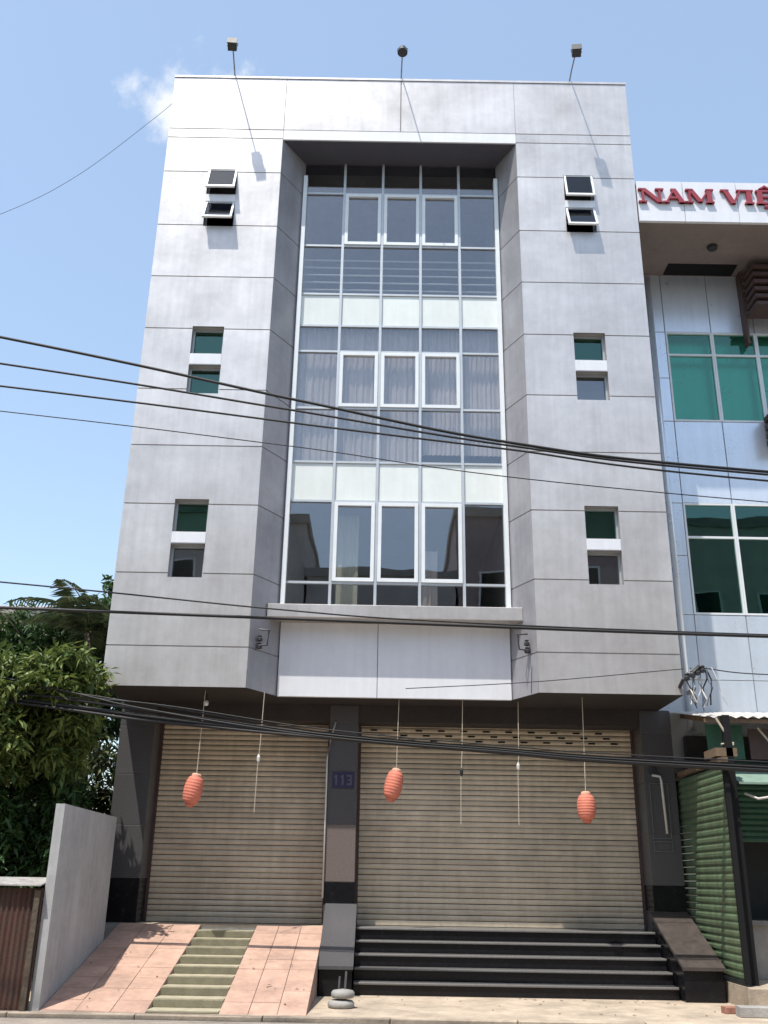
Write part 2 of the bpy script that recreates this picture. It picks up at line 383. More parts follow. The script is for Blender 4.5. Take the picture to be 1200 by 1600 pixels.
# behind the glass
def drape(x0, x1, z0, z1, y, m, name, waves=9, amp=.03):
    b = MB(); n = int(waves*8)
    for k in range(n+1):
        x = x0+(x1-x0)*k/n; yy = y+amp*math.sin(k/n*waves*2*math.pi)+amp*.5*math.sin(k*1.3)
        b.v += [(x, yy, z0), (x, yy, z1)]
        if k: i = 2*k; b.f.append((i-2, i, i+1, i-1))
    return b.build(name, m, B, True)
drape(GX0+.03, .42, 8.30, 11.3, GY+.14, 'curtain', 'curtain', 22, .018)
drape(.5, GX1-.03, 8.72, 11.3, GY+.16, 'curtain', 'curtain', 17, .018)
drape(-1.0, -.62, 5.0, 7.6, GY+.35, 'blind', 'blind', 4, .015)
drape(.5, .78, 5.3, 7.0, GY+.5, 'curtain', 'curtain', 3, .02)
rl = MB()
for k in range(5): rl.tube([(GX0+.04, GY+.16, 12.2+k*.17), (GX1-.04, GY+.16, 12.2+k*.17)], .016, 6)
for x in MX[1:-1]: rl.box(x-.02, x+.02, GY+.15, GY+.17, 11.75, 12.95)
rl.build('railing', 'white_alu', B)
# ledge and sign board below the glass
MB().cbox(-2.07, 2.13, .32, GY+.1, 5.53, 5.755, .01).build('ledge', 'alu_panel', B)
for a, b in ((GX0+.01, -.25), (-.24, GX1-.01)):
    MB().box(a, b, GY-.03, GY+.05, BOT-.006, 5.525).build('sign_board', 'white_panel', B)
# brackets on the splays
for x, y, sgn in ((-2.13, .25, 1), (2.14, .25, -1)):
    b = thing('wall_bracket', 'black iron bracket with a loop of cable on the %s splayed wall below the ledge' % ('left' if sgn > 0 else 'right'), 'bracket', (x, y, 5.1), 'wall brackets')
    MB().tube([(x-.05*sgn, y+.02, 4.98), (x-.02*sgn, y-.12, 5.0), (x+.12*sgn, y-.16, 5.0), (x+.14*sgn, y-.16, 5.24), (x-.02*sgn, y-.14, 5.26)], .016, 6).build('arm', 'dark_metal', b)
    for zz in (4.95, 5.07): MB().lathe([(.02, 0), (.045, .01), (.045, .05), (.025, .07), (.035, .09), (.02, .10)], (x-.01*sgn, y-.1, zz), 10).build('insulator', 'dark_metal', b)
    MB().tube([(x-.03*sgn, y-.05, 5.05), (x-.09*sgn, y-.1, 4.9), (x-.08*sgn, y-.1, 4.72), (x-.06*sgn, y-.06, BOT+.02)], .008, 6).build('cable', 'cable', b)

# ---- ground floor
FY, SY, LZ = 1.4, 1.95, .84
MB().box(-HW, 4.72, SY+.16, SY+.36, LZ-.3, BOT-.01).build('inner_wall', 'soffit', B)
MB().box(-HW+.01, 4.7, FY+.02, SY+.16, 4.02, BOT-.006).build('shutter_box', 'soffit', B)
def column(name, x0, x1, zs, mats, z_top=4.29):
    c = MB().box(x0+.012, x1-.012, FY+.012, SY+.15, 0, z_top).build(name, 'substrate', B)
    for k in range(len(zs)-1):
        for a in (0,):
            q = MB(); q.cbox(x0, x1, FY, FY+.02, zs[k]+.003, zs[k+1]-.003, .004)
            q.build('stone_slab', mats[k], c)
            for xa in (x0, x1-.012): MB().box(xa, xa+.012, FY+.021, SY+.02, zs[k]+.003, zs[k+1]-.003).build('side_slab', mats[k], c)
    return c
column('left_column', -HW, -3.97, [.84, 1.50, 2.3, 3.1, 3.9, 4.29], ['granite_black', 'granite', 'granite', 'granite', 'granite'])
column('pillar', -1.03, -.55, [.84, 1.15, 1.49, 2.36, 3.2, 4.0, 4.29], ['granite', 'granite_black', 'granite_brown_sunlit', 'granite', 'granite', 'granite'])
column('right_column', 4.2, 4.72, [.84, 1.13, 1.52, 2.3, 3.1, 3.9, 4.29], ['granite', 'granite_black', 'granite', 'granite', 'granite', 'granite'])
# roller shutters
def slat_mesh(wd):
    b = MB(); prof = [(.006, -.038), (-.012, -.037), (-.021, -.018), (-.024, 0), (-.020, .018), (-.008, .036), (.006, .040)]
    for k, (y, z) in enumerate(prof):
        b.v += [(-wd/2, y, z), (wd/2, y, z)]
        if k: i = 2*k; b.f.append((i-2, i-1, i+1, i))
    me = bpy.data.meshes.new('slat'); me.from_pydata(b.v, [], b.f); me.update(); me.materials.append(MATS['shutter']); return me
def shutter(x0, x1, label, slots):
    s_ = thing('roller_shutter', label, 'shutter', ((x0+x1)/2, SY, LZ), 'roller shutters')
    MB().box(x0+.004, x1-.004, SY+.005, SY+.03, LZ+.002, 4.1).build('backing', 'soffit', s_)
    me = slat_mesh(x1-x0-.08); n = 0; z = LZ+.13
    while z < 4.06:
        o = link('slat', me, s_); o.location = ((x0+x1)/2, SY+.002+random.uniform(-.004, .003), z+random.uniform(-.002, .002)); o.rotation_euler = (R(random.uniform(-4, 4)), R(random.uniform(-.05, .05)), 0); n += 1; z += .0855
    MB().cbox(x0+.04, x1-.04, SY-.03, SY+.004, LZ+.004, LZ+.083, .008).build('bottom_bar', 'shutter', s_)
    for a in (x0+.002, x1-.047): MB().box(a, a+.045, SY-.045, SY+.004, LZ+.003, 4.08).build('guide_rail', 'grey_alu' if 0 else 'louvre', s_)
    if slots:
        b = MB()
        for r, zz in enumerate((3.96, 3.875, 3.79)):
            x = x0+.2+.13*r
            while x < x1-.3: b.box(x, x+.12, SY-.0285, SY-.022, zz-.016, zz+.012); x += .39
        b.build('vent_slots', 'seal', s_)['kind'] = 'stuff'
    return s_
shutter(-3.97, -1.03, 'narrow khaki roller shutter above the pink tiled ramp', False)
shutter(-.55, 4.2, 'wide khaki roller shutter above the black granite steps', True)

# landing, granite steps, cheeks, ramp
structure(MB().box(-HW, 4.72, 1.302, SY+.4, -.1, LZ-.03).build('landing', 'concrete'))
MB_ = MB().cbox(-.5, 4.12, 1.14, SY+.1, LZ-.03, LZ, .006)
ST = thing('granite_steps', 'flight of black granite steps with grey nosings before the wide shutter', 'steps', (1.8, .1, 0))
n = 5; rise = LZ/n; going = .26
for k in range(n):
    y = 1.17-going*(n-1-k)          # front of riser k (0 = lowest)
    z1 = rise*(k+1)
    MB().box(-.499, 4.119, y, 1.30, rise*k+(.0 if k == 0 else .001)-.0, z1-.032).build('riser', 'granite_black', ST)
    yb = y+going-.002 if k < n-1 else SY+.1
    MB().cbox(-.499, 4.119, y-.03, yb, z1-.031, z1, .007).build('tread', 'tread', ST)
def cheek(x0, x1, zt, zf, yf, label, side, topm):
    c = thing('stair_cheek', label, 'stair wall', ((x0+x1)/2, .6, 0), 'sloping stair cheeks')
    MB().prism([(FY-.004, .001), (FY-.004, zt-.045), (yf, zf-.045), (yf, .001)], 'x', x0+.02, x1-.02).build('body', 'granite_black', c)
    mid = (FY-.004+yf)/2; zm = (zt+zf)/2
    for (ya, za, yb, zb) in ((FY-.006, zt, mid+.003, zm), (mid-.003, zm, yf-.05, zf-.01)):
        MB().prism([(ya, za), (ya, za-.045), (yb, zb-.045), (yb, zb)], 'x', x0, x1).build('coping_slab', topm, c)
    return c
cheek(-1.0, -.502, 1.17, .40, -.1, 'sloping grey granite slab on the black base between ramp and steps', 0, 'granite')
cheek(4.122, 4.72, 1.13, .46, -.1, 'sloping brown granite slab on the black base beside the green metal screen', 1, 'granite_dusty')

RX0, RX1, SX0, SX1, RY0, RY1 = -4.19, -1.004, -2.92, -2.05, -2.18, 1.30
sl_ = LZ/(RY1-RY0)
RA = thing('entrance_ramp', 'pink tiled ramp with a stepped strip down its middle', 'ramp', (-2.6, -.4, 0))
def rz(y): return (y-RY0)*sl_
for x0, x1 in ((RX0, SX0), (SX1, RX1)):
    MB().prism([(RY0, -.06), (RY1, -.06), (RY1, LZ-.022), (RY0, -.022)], 'x', x0, x1).build('ramp_base', 'grout', RA)
    nx = 3; tw = (x1-x0)/nx; ny = 9; td = (RY1-RY0)/ny
    for i in range(nx):
        for j in range(ny):
            xa, xb = x0+tw*i+.004, x0+tw*(i+1)-.004; ya, yb = RY0+td*j+.004, RY0+td*(j+1)-.004
            h = random.uniform(-.002, .002)
            MB().prism([(ya, rz(ya)-.02), (yb, rz(yb)-.02), (yb, rz(yb)+h), (ya, rz(ya)+h)], 'x', xa, xb).build('tile', 'pink_tile', RA)
ns = 9; sd = (RY1-RY0)/ns
for j in range(ns):
    y0 = RY0+sd*j
    MB().prism([(y0, .001), (y0+sd-.001, .001), (y0+sd-.001, rz(y0)+.02), (y0, rz(y0)+.028)], 'x', SX0+.003, SX1-.003).build('step', 'step_conc', RA)
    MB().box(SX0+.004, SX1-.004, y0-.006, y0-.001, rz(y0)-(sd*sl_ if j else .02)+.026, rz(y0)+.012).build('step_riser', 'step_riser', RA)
MB().box(-3.97, -1.03, 1.302, SY+.1, LZ-.029, LZ-.002).build('threshold', 'pavement', RA)

# boundary wall
MBW = MB().prism([(-2.16, 0), (.46, 0), (.46, 2.36), (-2.16, 2.37)], 'x', -4.31, -4.195).build('boundary_wall', 'wall_paint')
tag(MBW, 'freestanding grey plastered wall along the left side of the ramp', 'wall')

# ------------------------------------------------------------------ lamps on the parapet
def spot(x, xh, zh, label, kind):
    t = thing('sign_floodlight', label, 'floodlight', (x, 0, TOP+.05), 'floodlights on parapet arms')
    MB().box(x-.06, x+.06, .02, .2, TOP+.051, TOP+.066).build('base_plate', 'steel', t)
    MB().tube([(x, .1, TOP+.06), (x, .03, TOP+.13), (x+(xh-x)*.25, -.2, TOP+.14), (xh, -.76, zh+.05)], .014, 8).build('arm', 'steel', t)
    hb = MB()
    if kind:
        hb.lathe([(.03, .10), (.06, .085), (.085, .03), (.095, -.06), (.10, -.075), (.085, -.08)][::-1], (0, 0, 0), 14)
    else:
        hb.prism([(-.10, -.07), (.06, -.09), (.09, .05), (.02, .10), (-.08, .06)], 'x', -.085, .085)
        hb.box(-.095, .095, -.115, -.095, -.085, .075)
    h = hb.build('lamp_head', 'dark_metal', t, bool(kind)); h.location = (xh, -.8, zh); h.rotation_euler = (R(-12), 0, R(4 if xh < 0 else -6))
    y = MB().tube([(xh-.1, -.8, zh-.01), (xh-.1, -.76, zh+.09), (xh+.1, -.76, zh+.09), (xh+.1, -.8, zh-.01)], .008, 6).build('yoke', 'dark_metal', t)
spot(-3.36, -3.285, 16.64, 'box floodlight on the parapet above the left wing', 0)
spot(.02, .028, 16.59, 'rounded floodlight on the parapet above the glass bay', 1)
spot(3.44, 3.41, 16.63, 'box floodlight on the parapet above the right wing', 0)

# ------------------------------------------------------------------ lanterns and strings
def lantern(x, y, z0, z1, tilt, label):
    t = thing('paper_lantern', label, 'lantern', (x, y, z0), 'orange lanterns hung under the soffit')
    h = (z1-z0)*.82; r = .142
    prof = []
    N_ = 54
    for k in range(N_+1):
        u = k/N_; base = min(1, (math.sin(math.pi*min(max(u, .0), 1)))**.26)
        rib = .0025*math.cos(u*math.pi*2*9)
        prof.append((max(.055, r*(.30+.70*base))+rib, -h+h*u))
    b = MB().lathe(prof, (0, 0, 0), 24); bo = b.build('shade', 'lantern', t, True)
    c = MB().lathe([(.06, -.01), (.075, 0), (.075, .03), (.05, .045)], (0, 0, 0), 16); co = c.build('top_cap', 'lantern_cap', t)
    d = MB().lathe([(.045, -.05), (.065, -.04), (.065, .0)], (0, 0, -h), 16).build('bottom_cap', 'lantern', t)
    for o in (bo, co, d):
        o.location = (x, y, z1); o.rotation_euler = (0, R(tilt), 0)
    lz = BOT-.006
    MB().tube([(x, y, z1+.03), (x+.01, y, z1+.5), (x+.03, y, lz)], .006, 6).build('cord', 'string', t)
lantern(-3.0, .3, 2.47, 2.97, 10, 'faded orange lantern hanging before the narrow shutter')
lantern(.09, .8, 2.63, 3.15, 12, 'orange lantern hanging just right of the pillar')
lantern(2.99, .3, 2.35, 2.80, 0, 'upright orange lantern hanging at the right end of the wide shutter')
for x, y, z0, lb, bl in ((-2.08, .3, 2.45, 'bare cord hanging before the narrow shutter', 0), (1.11, .8, 2.36, 'bare cord with a dark knot hanging before the wide shutter', 1), (2.02, .8, 2.36, 'bare cord with a pale clip hanging before the wide shutter', 2)):
    t = thing('hanging_cord', lb, 'cord', (x, y, z0), 'bare lantern cords under the soffit')
    MB().tube([(x+.05, y, BOT-.006), (x+.03, y, 3.45), (x+.01, y, 3.1), (x, y, z0)], .006, 6).build('cord', 'string', t)
    zk = 3.2 if bl == 1 else 3.3
    MB().lathe([(.008, -.06), (.025, -.03), (.028, .03), (.01, .07)], (x+.018, y, zk-.05), 10).build('clip', 'cable' if bl == 1 else 'conduit', t)
# plate, conduits, soffit bulb
pl = thing('house_number_plate', 'small navy number plate on the granite pillar', 'number plate', (-.76, FY-.01, 3.05))
MB().cbox(-.955, -.60, FY-.016, FY-.001, 2.93, 3.19, .003).build('plate', 'plate', pl)
def digit(b, ch, x, z, w, h, y, t=.028):
    seg = {'1': 'bc', '3': 'abgcd'}[ch]
    if 'a' in seg: b.box(x, x+w, y, y+.004, z+h-t, z+h)
    if 'g' in seg: b.box(x+.02, x+w-t-.001, y, y+.004, z+h/2-t/2, z+h/2+t/2)
    if 'd' in seg: b.box(x, x+w, y, y+.004, z, z+t)
    if ch == '1': b.box(x+w/2-t/2, x+w/2+t/2, y, y+.004, z, z+h); b.prism([(x+w/2-t/2-.03, z+h-.05), (x+w/2-t/2-.001, z+h-.045), (x+w/2-t/2-.001, z+h), (x+w/2-t/2-.012, z+h-.02)], 'y', y, y+.004)
    else: b.box(x+w-t, x+w, y, y+.004, z+t+.001, z+h-t-.001)
for k, ch in enumerate('113'):
    b = MB(); digit(b, ch, -.935+k*.107, 2.98, .085, .16, FY-.021); b.build('digit', 'plate_digit', pl)
cd = MB().tube([(-.93, FY-.03, 4.0), (-1.0, FY-.05, 3.72), (-1.055, FY-.04, 3.40), (-1.05, FY-.03, 2.6), (-1.048, FY-.03, 1.25)], .014, 8).build('conduit', 'conduit', None, True)
tag(cd, 'thin pale conduit running down the left edge of the granite pillar', 'pipe')
cd = MB().tube([(4.33, FY-.02, 3.22), (4.46, FY-.03, 3.2), (4.475, FY-.03, 3.12), (4.50, FY-.03, 2.30)], .022, 8).build('conduit', 'conduit', None, True)
tag(cd, 'short white conduit on the dark right column beside the wide shutter', 'pipe')
bx_ = MB().cbox(4.30, 4.40, FY-.06, FY-.001, 3.24, 3.42, .008).build('switch_box', 'dark_metal'); tag(bx_, 'small dark switch box on the right column', 'switch box')
fr = thing('notice_frame', 'pair of narrow grey frames on the dark right column', 'frame', (4.4, FY-.01, 2.2))
for z0, z1 in ((2.22, 3.1), (2.02, 2.19)): 
    MB_f = MB(); frame(MB_f, 4.27, 4.58, z0, z1, FY-.018, FY-.001, .018); MB_f.build('frame', 'steel', fr)
bl = thing('soffit_bulb', 'small white bulb under the dark soffit above the narrow shutter', 'lamp', (-3.0, .6, BOT-.01))
MB().lathe([(.03, -.10), (.03, 0)], (-3.0, .6, BOT-.006), 12).build('socket', 'dark_metal', bl)
MB().lathe([(.01, -.19), (.035, -.18), (.045, -.15), (.035, -.11), (.02, -.10)], (-3.0, .6, BOT-.006), 12).build('bulb', 'white_alu', bl, True)

# ------------------------------------------------------------------ right neighbour
NY, NX0, NX1 = 1.76, 4.58, 9.2
NB = thing('glass_front_building', 'white panelled neighbouring building with green windows and a deep white canopy', 'building', (6.9, NY, 0))
MB().box(NX0, NX1, NY+.25, 10, 3.2, 13.4).build('body', 'substrate', NB)
NXS = [4.58, 5.43, 6.36, 7.24, 8.2, 9.18]
def nbp(x0, x1, z0, z1): return MB().cbox(x0+.007, x1-.007, NY, NY+.04, z0+.007, z1-.007, .004).build('facade_panel', 'nb_panel', NB)
MB().sheet((0, NY+.035, 0), (1,0,0), (0,1,0), NX0, NX1, 3.2, 13.35, [(5.43, NX1-.3, 9.95, 11.95), (5.43, NX1-.3, 6.08, 8.24)], .2).build('backing_wall', 'substrate', NB)
for z0, z1 in ((11.95, 13.33), (8.24, 9.95), (4.9, 6.08), (3.4, 4.9)):
    for k in range(5): nbp(NXS[k], NXS[k+1], z0, z1)
for z0, z1 in ((10.9, 11.95), (9.95, 10.9), (7.2, 8.24), (6.08, 7.2)): nbp(NXS[0], NXS[1], z0, z1)
for (z0, z1, zt) in ((9.95, 11.95, 11.43), (6.08, 8.24, 7.56)):
    for k in range(1, 4):
        x0, x1 = NXS[k], NXS[k+1]
        wn = MB(); frame(wn, x0+.002, x1-.002, z0+.002, z1-.002, NY-.01, NY+.07, .035); wn.box(x0+.037, x1-.037, NY-.006, NY+.06, zt-.02, zt+.02); wo = wn.build('window', 'white_alu', NB)
        for a, b in ((z0+.037, zt-.02), (zt+.02, z1-.037)): MB().box(x0+.037, x1-.037, NY+.03, NY+.036, a, b).build('pane', 'glass_green', wo)
    MB().box(5.43, NX1-.3, NY+.235, NY+.245, z0, z1).build('curtain', 'seal' if z0 < 8 else 'nb_panel', NB)
MB().tube([(5.16, NY-.06, 4.0), (5.16, NY-.06, 13.2)], .05, 10).build('down_pipe', 'nb_panel', NB, True)
# canopy
MB().box(NX0, 9.18, .05, NY+.2, 13.30, 13.42).build('canopy_soffit', 'nb_soffit', NB)
for a, b in ((4.575, 5.46), (5.46, 6.49), (6.49, 7.5), (7.5, 8.5), (8.5, 9.18)):
    MB().cbox(a+.005, b-.005, .0, .06, 13.29, 14.22, .004).build('fascia_panel', 'white_panel', NB)
MB().box(NX0, 9.18, .061, .3, 13.43, 14.2).build('fascia_back', 'substrate', NB)
MB().box(5.5, 6.9, NY-.42, NY-.04, 13.285, 13.299).build('ceiling_recess', 'seal', NB)
lt = MB().lathe([(.02, -.09), (.09, -.07), (.1, -.02), (.06, 0)], (6.2, .75, 13.298), 14).build('ceiling_light', 'dark_metal', NB)
for k in range(6):
    z = 13.0-k*.17
    MB().prism([(NY-.75, z), (NY-.72, z+.10), (NY-.2, z+.12), (NY-.2, z+.02)], 'x', 7.05, 8.9).build('louvre_slat', 'louvre', NB)
MB().box(7.0, 7.05, NY-.2, NY-.001, 11.6, 13.28).build('louvre_post', 'louvre', NB)
for k in range(4):
    z = 9.9-k*.17
    MB().prism([(NY-.55, z), (NY-.52, z+.10), (NY-.05, z+.12), (NY-.05, z+.02)], 'x', 7.16, 8.9).build('louvre_slat', 'louvre', NB)
# sign letters
SG = thing('sign_lettering', 'dark red serif letters on the white canopy fascia', 'sign', (5.9, -.02, 13.7), None)
def letter(ch, x, z, wd, h):
    b = MB(); T = .30*h; t = .12*h; sf = .10*h; c = [0]
    def poly(*p):
        c[0] += 1; y1 = -.055-.001*c[0]
        b.prism([(x+u*wd, z+v*h) for u, v in p], 'y', y1, -.004)
    def vs(u, thick, a=0, e=1):
        q = thick/wd/2; poly((u-q, a), (u+q, a), (u+q, e), (u-q, e))
    def serif(u, v, half):
        poly((u-half, v), (u+half, v), (u+half, v+.10), (u-half, v+.10))
    def diag(u0, v0, u1, v1, thick):
        q = thick/wd/2; poly((u0-q, v0), (u0+q, v0), (u1+q, v1), (u1-q, v1))
    if ch == 'N':
        vs(.16, t); vs(.84, t); diag(.16, 1, .84, 0, T*1.1); serif(.14, 0, .17); serif(.12, .9, .14); serif(.84, .9, .17)
    if ch == 'A':
        diag(.12, 0, .5, 1, t); diag(.82, 0, .46, 1, T); poly((.25, .28), (.72, .28), (.72, .40), (.25, .40)); serif(.12, 0, .15); serif(.84, 0, .18)
    if ch == 'M':
        vs(.13, t); vs(.84, T); diag(.16, 1, .5, .08, T); diag(.84, 1, .5, .08, t); serif(.12, 0, .13); serif(.85, 0, .15); serif(.12, .9, .13); serif(.86, .9, .14)
    if ch == 'V':
        diag(.18, 1, .5, 0, T); diag(.84, 1, .5, 0, t); serif(.17, .9, .18); serif(.84, .9, .16)
    if ch == 'I':
        vs(.5, T); serif(.5, 0, .42); serif(.5, .9, .42)
    if ch == 'E':
        vs(.24, T); poly((.05, 0), (.95, 0), (.95, .12), (.05, .12)); poly((.05, .88), (.92, .88), (.92, 1), (.05, 1)); poly((.3, .45), (.7, .45), (.7, .56), (.3, .56))
        poly((.84, .12), (.95, .12), (.97, .32), (.90, .32)); poly((.82, .88), (.92, .88), (.94, .70), (.87, .70)); poly((.66, .36), (.73, .36), (.73, .65), (.66, .65))
        poly((.2, 1.08), (.36, 1.08), (.55, 1.24), (.5, 1.34)); poly((.8, 1.08), (.64, 1.08), (.45, 1.24), (.5, 1.34))
        poly((.42, -.28), (.60, -.28), (.62, -.19), (.60, -.1), (.42, -.1), (.40, -.19))
    return b.build('letter', 'letter', SG)
for ch, x, wd in (('N', 4.60, .47), ('A', 5.06, .44), ('M', 5.50, .53), ('V', 6.17, .45), ('I', 6.60, .21), ('E', 6.82, .40)): letter(ch, x, 13.69, wd, .32)

# ------------------------------------------------------------------ stall under the neighbour
AW = thing('sheet_awning', 'white corrugated metal awning over the green stall', 'awning', (6.3, .7, 4.0))
b = MB(); n = 90
for k in range(n+1):
    x = 4.74+(8.6-4.74)*k/n; dz = .018*math.sin(k*2*math.pi/4)
    b.v += [(x, -.32, 3.92+dz), (x, 1.74, 4.33+dz)]
    if k: i = 2*k; b.f.append((i-2, i, i+1, i-1))
b.build('sheet', 'sheet_white', AW, True)
MB().box(4.74, 8.6, -.28, -.24, 3.84, 3.90).build('edge_beam', 'wood', AW)
for x in (5.0, 6.0, 7.0, 8.0): MB().prism([(-.24, 3.82), (1.74, 4.22), (1.74, 4.29), (-.24, 3.895)], 'x', x, x+.05).build('rafter', 'wood', AW)
GS = thing('green_metal_screen', 'tall green corrugated metal screen beside the right stair cheek', 'screen', (4.82, .4, .3))
SCY0, SCY1, SCZ0, SCZ1 = -.72, 2.3, .34, 3.16
nn = 27; ph = (SCZ1-SCZ0)/nn
for k in range(nn):
    z = SCZ0+k*ph
    MB().prism([(4.80, z), (4.782, z+ph*.25), (4.782, z+ph*.6), (4.80, z+ph*.97), (4.815, z+ph*.97), (4.815, z)], 'y', SCY0, SCY1).build('slat', 'green_sheet', GS)
MB().box(4.77, 4.84, SCY0-.07, SCY0-.002, .30, 3.2).build('end_post', 'seal', GS)
MB().box(4.76, 4.85, SCY0-.07, SCY1, 3.2, 3.27).build('top_rail', 'wood', GS)
MB().box(4.775, 4.835, SCY0-.06, SCY1, .27, .335).build('bottom_rail', 'dark_metal', GS)
bb = MB().cbox(4.76, 5.5, -.85, .9, .0, .268, .02).build('concrete_base', 'pavement'); tag(bb, 'low pale concrete base under the green metal screen', 'kerb block')
# stall front
SF = thing('market_stall', 'dark green shuttered stall under the white awning', 'stall', (6.4, .6, 0))
MB().box(4.90, 5.0, -.62, -.5, .27, 3.9).build('post', 'seal', SF)
MB().box(7.6, 7.7, -.62, -.5, 0, 3.9).build('post', 'dark_metal', SF)
MB().box(5.0, 8.6, 1.55, 1.7, 0, 3.9).build('back_wall', 'dark_metal', SF)
MB().box(8.5, 8.6, -.5, 1.55, 0, 3.9).build('side_wall', 'green_dark', SF)
for k in range(14):
    z = 2.15+k*.085
    MB().prism([(.30, z), (.28, z+.02), (.28, z+.05), (.30, z+.083), (.315, z+.083), (.315, z)], 'x', 5.02, 7.6).build('shutter_slat', 'green_dark', SF)
MB().box(4.86, 5.42, .05, .07, 3.34, 3.86).build('upper_board', 'green_dark', SF)
MB().box(5.5, 7.6, .02, .05, 3.34, 3.8).build('upper_board', 'louvre', SF)
MB().prism([(-.50, 2.92), (.26, 3.18), (.26, 3.21), (-.50, 2.95)], 'x', 5.08, 7.2).build('flap', 'green_pale', SF)
MB().box(5.1, 7.3, .32, 1.2, .27, 1.0).build('counter', 'concrete', SF)
MB().box(5.06, 7.4, .25, 1.3, 1.0, 1.06).build('counter_top', 'steel', SF)
MB().tube([(5.2, -.35, 2.80), (5.35, -.45, 2.72), (5.6, -.45, 2.76), (5.8, -.35, 2.85)], .02, 6).build('rolled_cord', 'conduit', SF)
# beam with brackets above the screen
tb = MB().box(4.74, 5.06, -.62, -.1, 3.30, 3.42); tbo = tb.build('timber_shelf', 'wood'); tag(tbo, 'short weathered timber board lying on top of the green screen', 'board')
for k, (a, b_) in enumerate((((4.80, -.6, 3.86), (5.02, -.6, 3.46)), ((4.86, -.55, 3.48), (5.05, -.55, 3.50)), ((5.6, -.1, 3.8), (5.85, -.12, 3.45)), ((5.85, -.12, 3.45), (6.1, -.1, 3.62)))):
    o = MB().tube([a, b_], .016, 6).build('cane', 'string')
    tag(o, ['pale slanting cane above the green metal screen', 'short pale cane lying on the timber board', 'grey stick slanting down under the awning edge', 'grey stick slanting up under the awning edge'][k], 'stick')
# cable bracket at the corner
CB = thing('cable_bracket', 'cluttered black cable bracket with hanging wires at the lower right corner of the facade', 'bracket', (4.62, -.2, 4.3))
MB().tube([(4.50, .02, 4.42), (4.50, -.22, 4.50), (4.62, -.26, 4.58), (4.74, -.26, 4.70), (4.80, -.2, 4.66)], .03, 8).build('arm', 'dark_metal', CB)
MB().box(4.60, 4.66, -.22, .02, 4.30, 4.36).build('foot', 'steel', CB)
for k, x in enumerate((4.55, 4.64, 4.72, 4.80)):
    MB().lathe([(.02, 0), (.04, .01), (.045, .05), (.025, .07), (.04, .1), (.02, .12)], (x, -.25, 4.48+.04*k), 10).build('insulator', 'dark_metal', CB)
for k in range(13):
    x = random.uniform(4.52, 4.95); p = [(x, -.24, 4.62+random.uniform(-.1, .08))]
    for j in range(4): x += random.uniform(-.07, .07); p.append((x, -.24+random.uniform(-.06, .06), 4.5-.13*j+random.uniform(-.05, .03)))
    MB().tube(p, random.choice((.006, .008, .012)), 6).build('loose_wire', random.choice(('cable', 'cable', 'steel', 'conduit')), CB)

# ------------------------------------------------------------------ overhead cables
def spline(pts, n=40):
    """Catmull-Rom through the points"""
    P = [Vector(p) for p in pts]; P = [P[0]*2-P[1]]+P+[P[-1]*2-P[-2]]; o = []
    m = max(2, n//(len(P)-3))
    for i in range(1, len(P)-2):
        a, b, c, d = P[i-1:i+3]
        for k in range(m):
            t = k/m; o.append(.5*((2*b)+(c-a)*t+(2*a-5*b+4*c-d)*t*t+(3*b-a-3*c+d)*t**3))
    o.append(P[-2]); return o
def wire(pts, y, r, label, ext=True):
    q = [(x, y, z) for x, z in pts]
    if ext:
        (x0, z0), (x1, z1) = pts[0], pts[1]; s0 = (z1-z0)/(x1-x0); q.insert(0, (-14, y, z0+(-14-x0)*s0*.9))
        (x0, z0), (x1, z1) = pts[-2], pts[-1]; s1 = (z1-z0)/(x1-x0); q.append((14, y, z1+(14-x1)*s1*.6))
    o = MB().tube(spline(q, 60), r, 6).build('overhead_cable', 'cable', None, True)
    return tag(o, label, 'cable', 'overhead cables crossing the street front')
wire([(-4.81,7.51),(-1.21,6.73),(1.2,6.24),(4.18,5.92)], -5, .017, 'thick black cable, topmost of those crossing the third floor')
wire([(-4.75,7.15),(-1.39,6.62),(1.2,6.20),(4.17,5.885)], -5, .013, 'black cable just under the topmost one across the third floor')
wire([(-4.70,6.84),(-.79,6.37),(1.2,6.14),(4.15,5.80)], -5.02, .012, 'black cable, third from the top across the third floor')
wire([(-4.65,6.5),(-1.29,6.12),(2.7,5.64)], -5.05, .006, 'thin faint cable, lowest of those crossing the third floor')
wire([(-4.74,4.76),(-1.52,4.49),(.5,4.37),(4.34,4.275)], -4, .010, 'thin cable sloping down to the ledge above the sign board')
wire([(-4.69,4.44),(.07,4.335),(4.34,4.25)], -4.02, .019, 'thick black cable passing just under the ledge')
for k in range(6):
    dz = (.0, .045, -.04, .09, .16, -.02)[k]; dl = (.0, .10, -.05, .20, .05, .28)[k]
    wire([(-5.78, 3.94+dl), (-3.6, 3.70+dz+dl*.4), (-1.05, 3.46+dz*.6), (1.6, 3.28+dz*.5), (4.1, 3.14+dz*.6)], -.8-.02*k, (.034, .022, .022, .012, .010, .014)[k],
         ['thickest cable of the bundle sagging before the shutters', 'cable close above the thickest one in the bundle before the shutters', 'cable close below the thickest one in the bundle before the shutters', 'thin upper cable of the bundle before the shutters', 'thinnest topmost cable of the bundle before the shutters', 'stray cable joining the bundle before the shutters from the tree'][k])
wire([(.2, 4.28), (2.2, 4.42), (4.5, 4.66)], -.24, .007, 'thin drop wire rising along the bottom of the right wing to the cable bracket', False)
wire([(4.8, 4.68), (5.6, 4.60), (7.5, 4.58)], -.24, .009, 'thin wire running right from the cable bracket', False)
wire([(-14, 11.2), (-10.5, 12.25), (-7.8, 13.57), (-6.42, 14.53), (-5.1, 15.94), (-4.5, 16.66)], .5, .0045, 'thin wire sagging through the sky to the upper left corner', False)

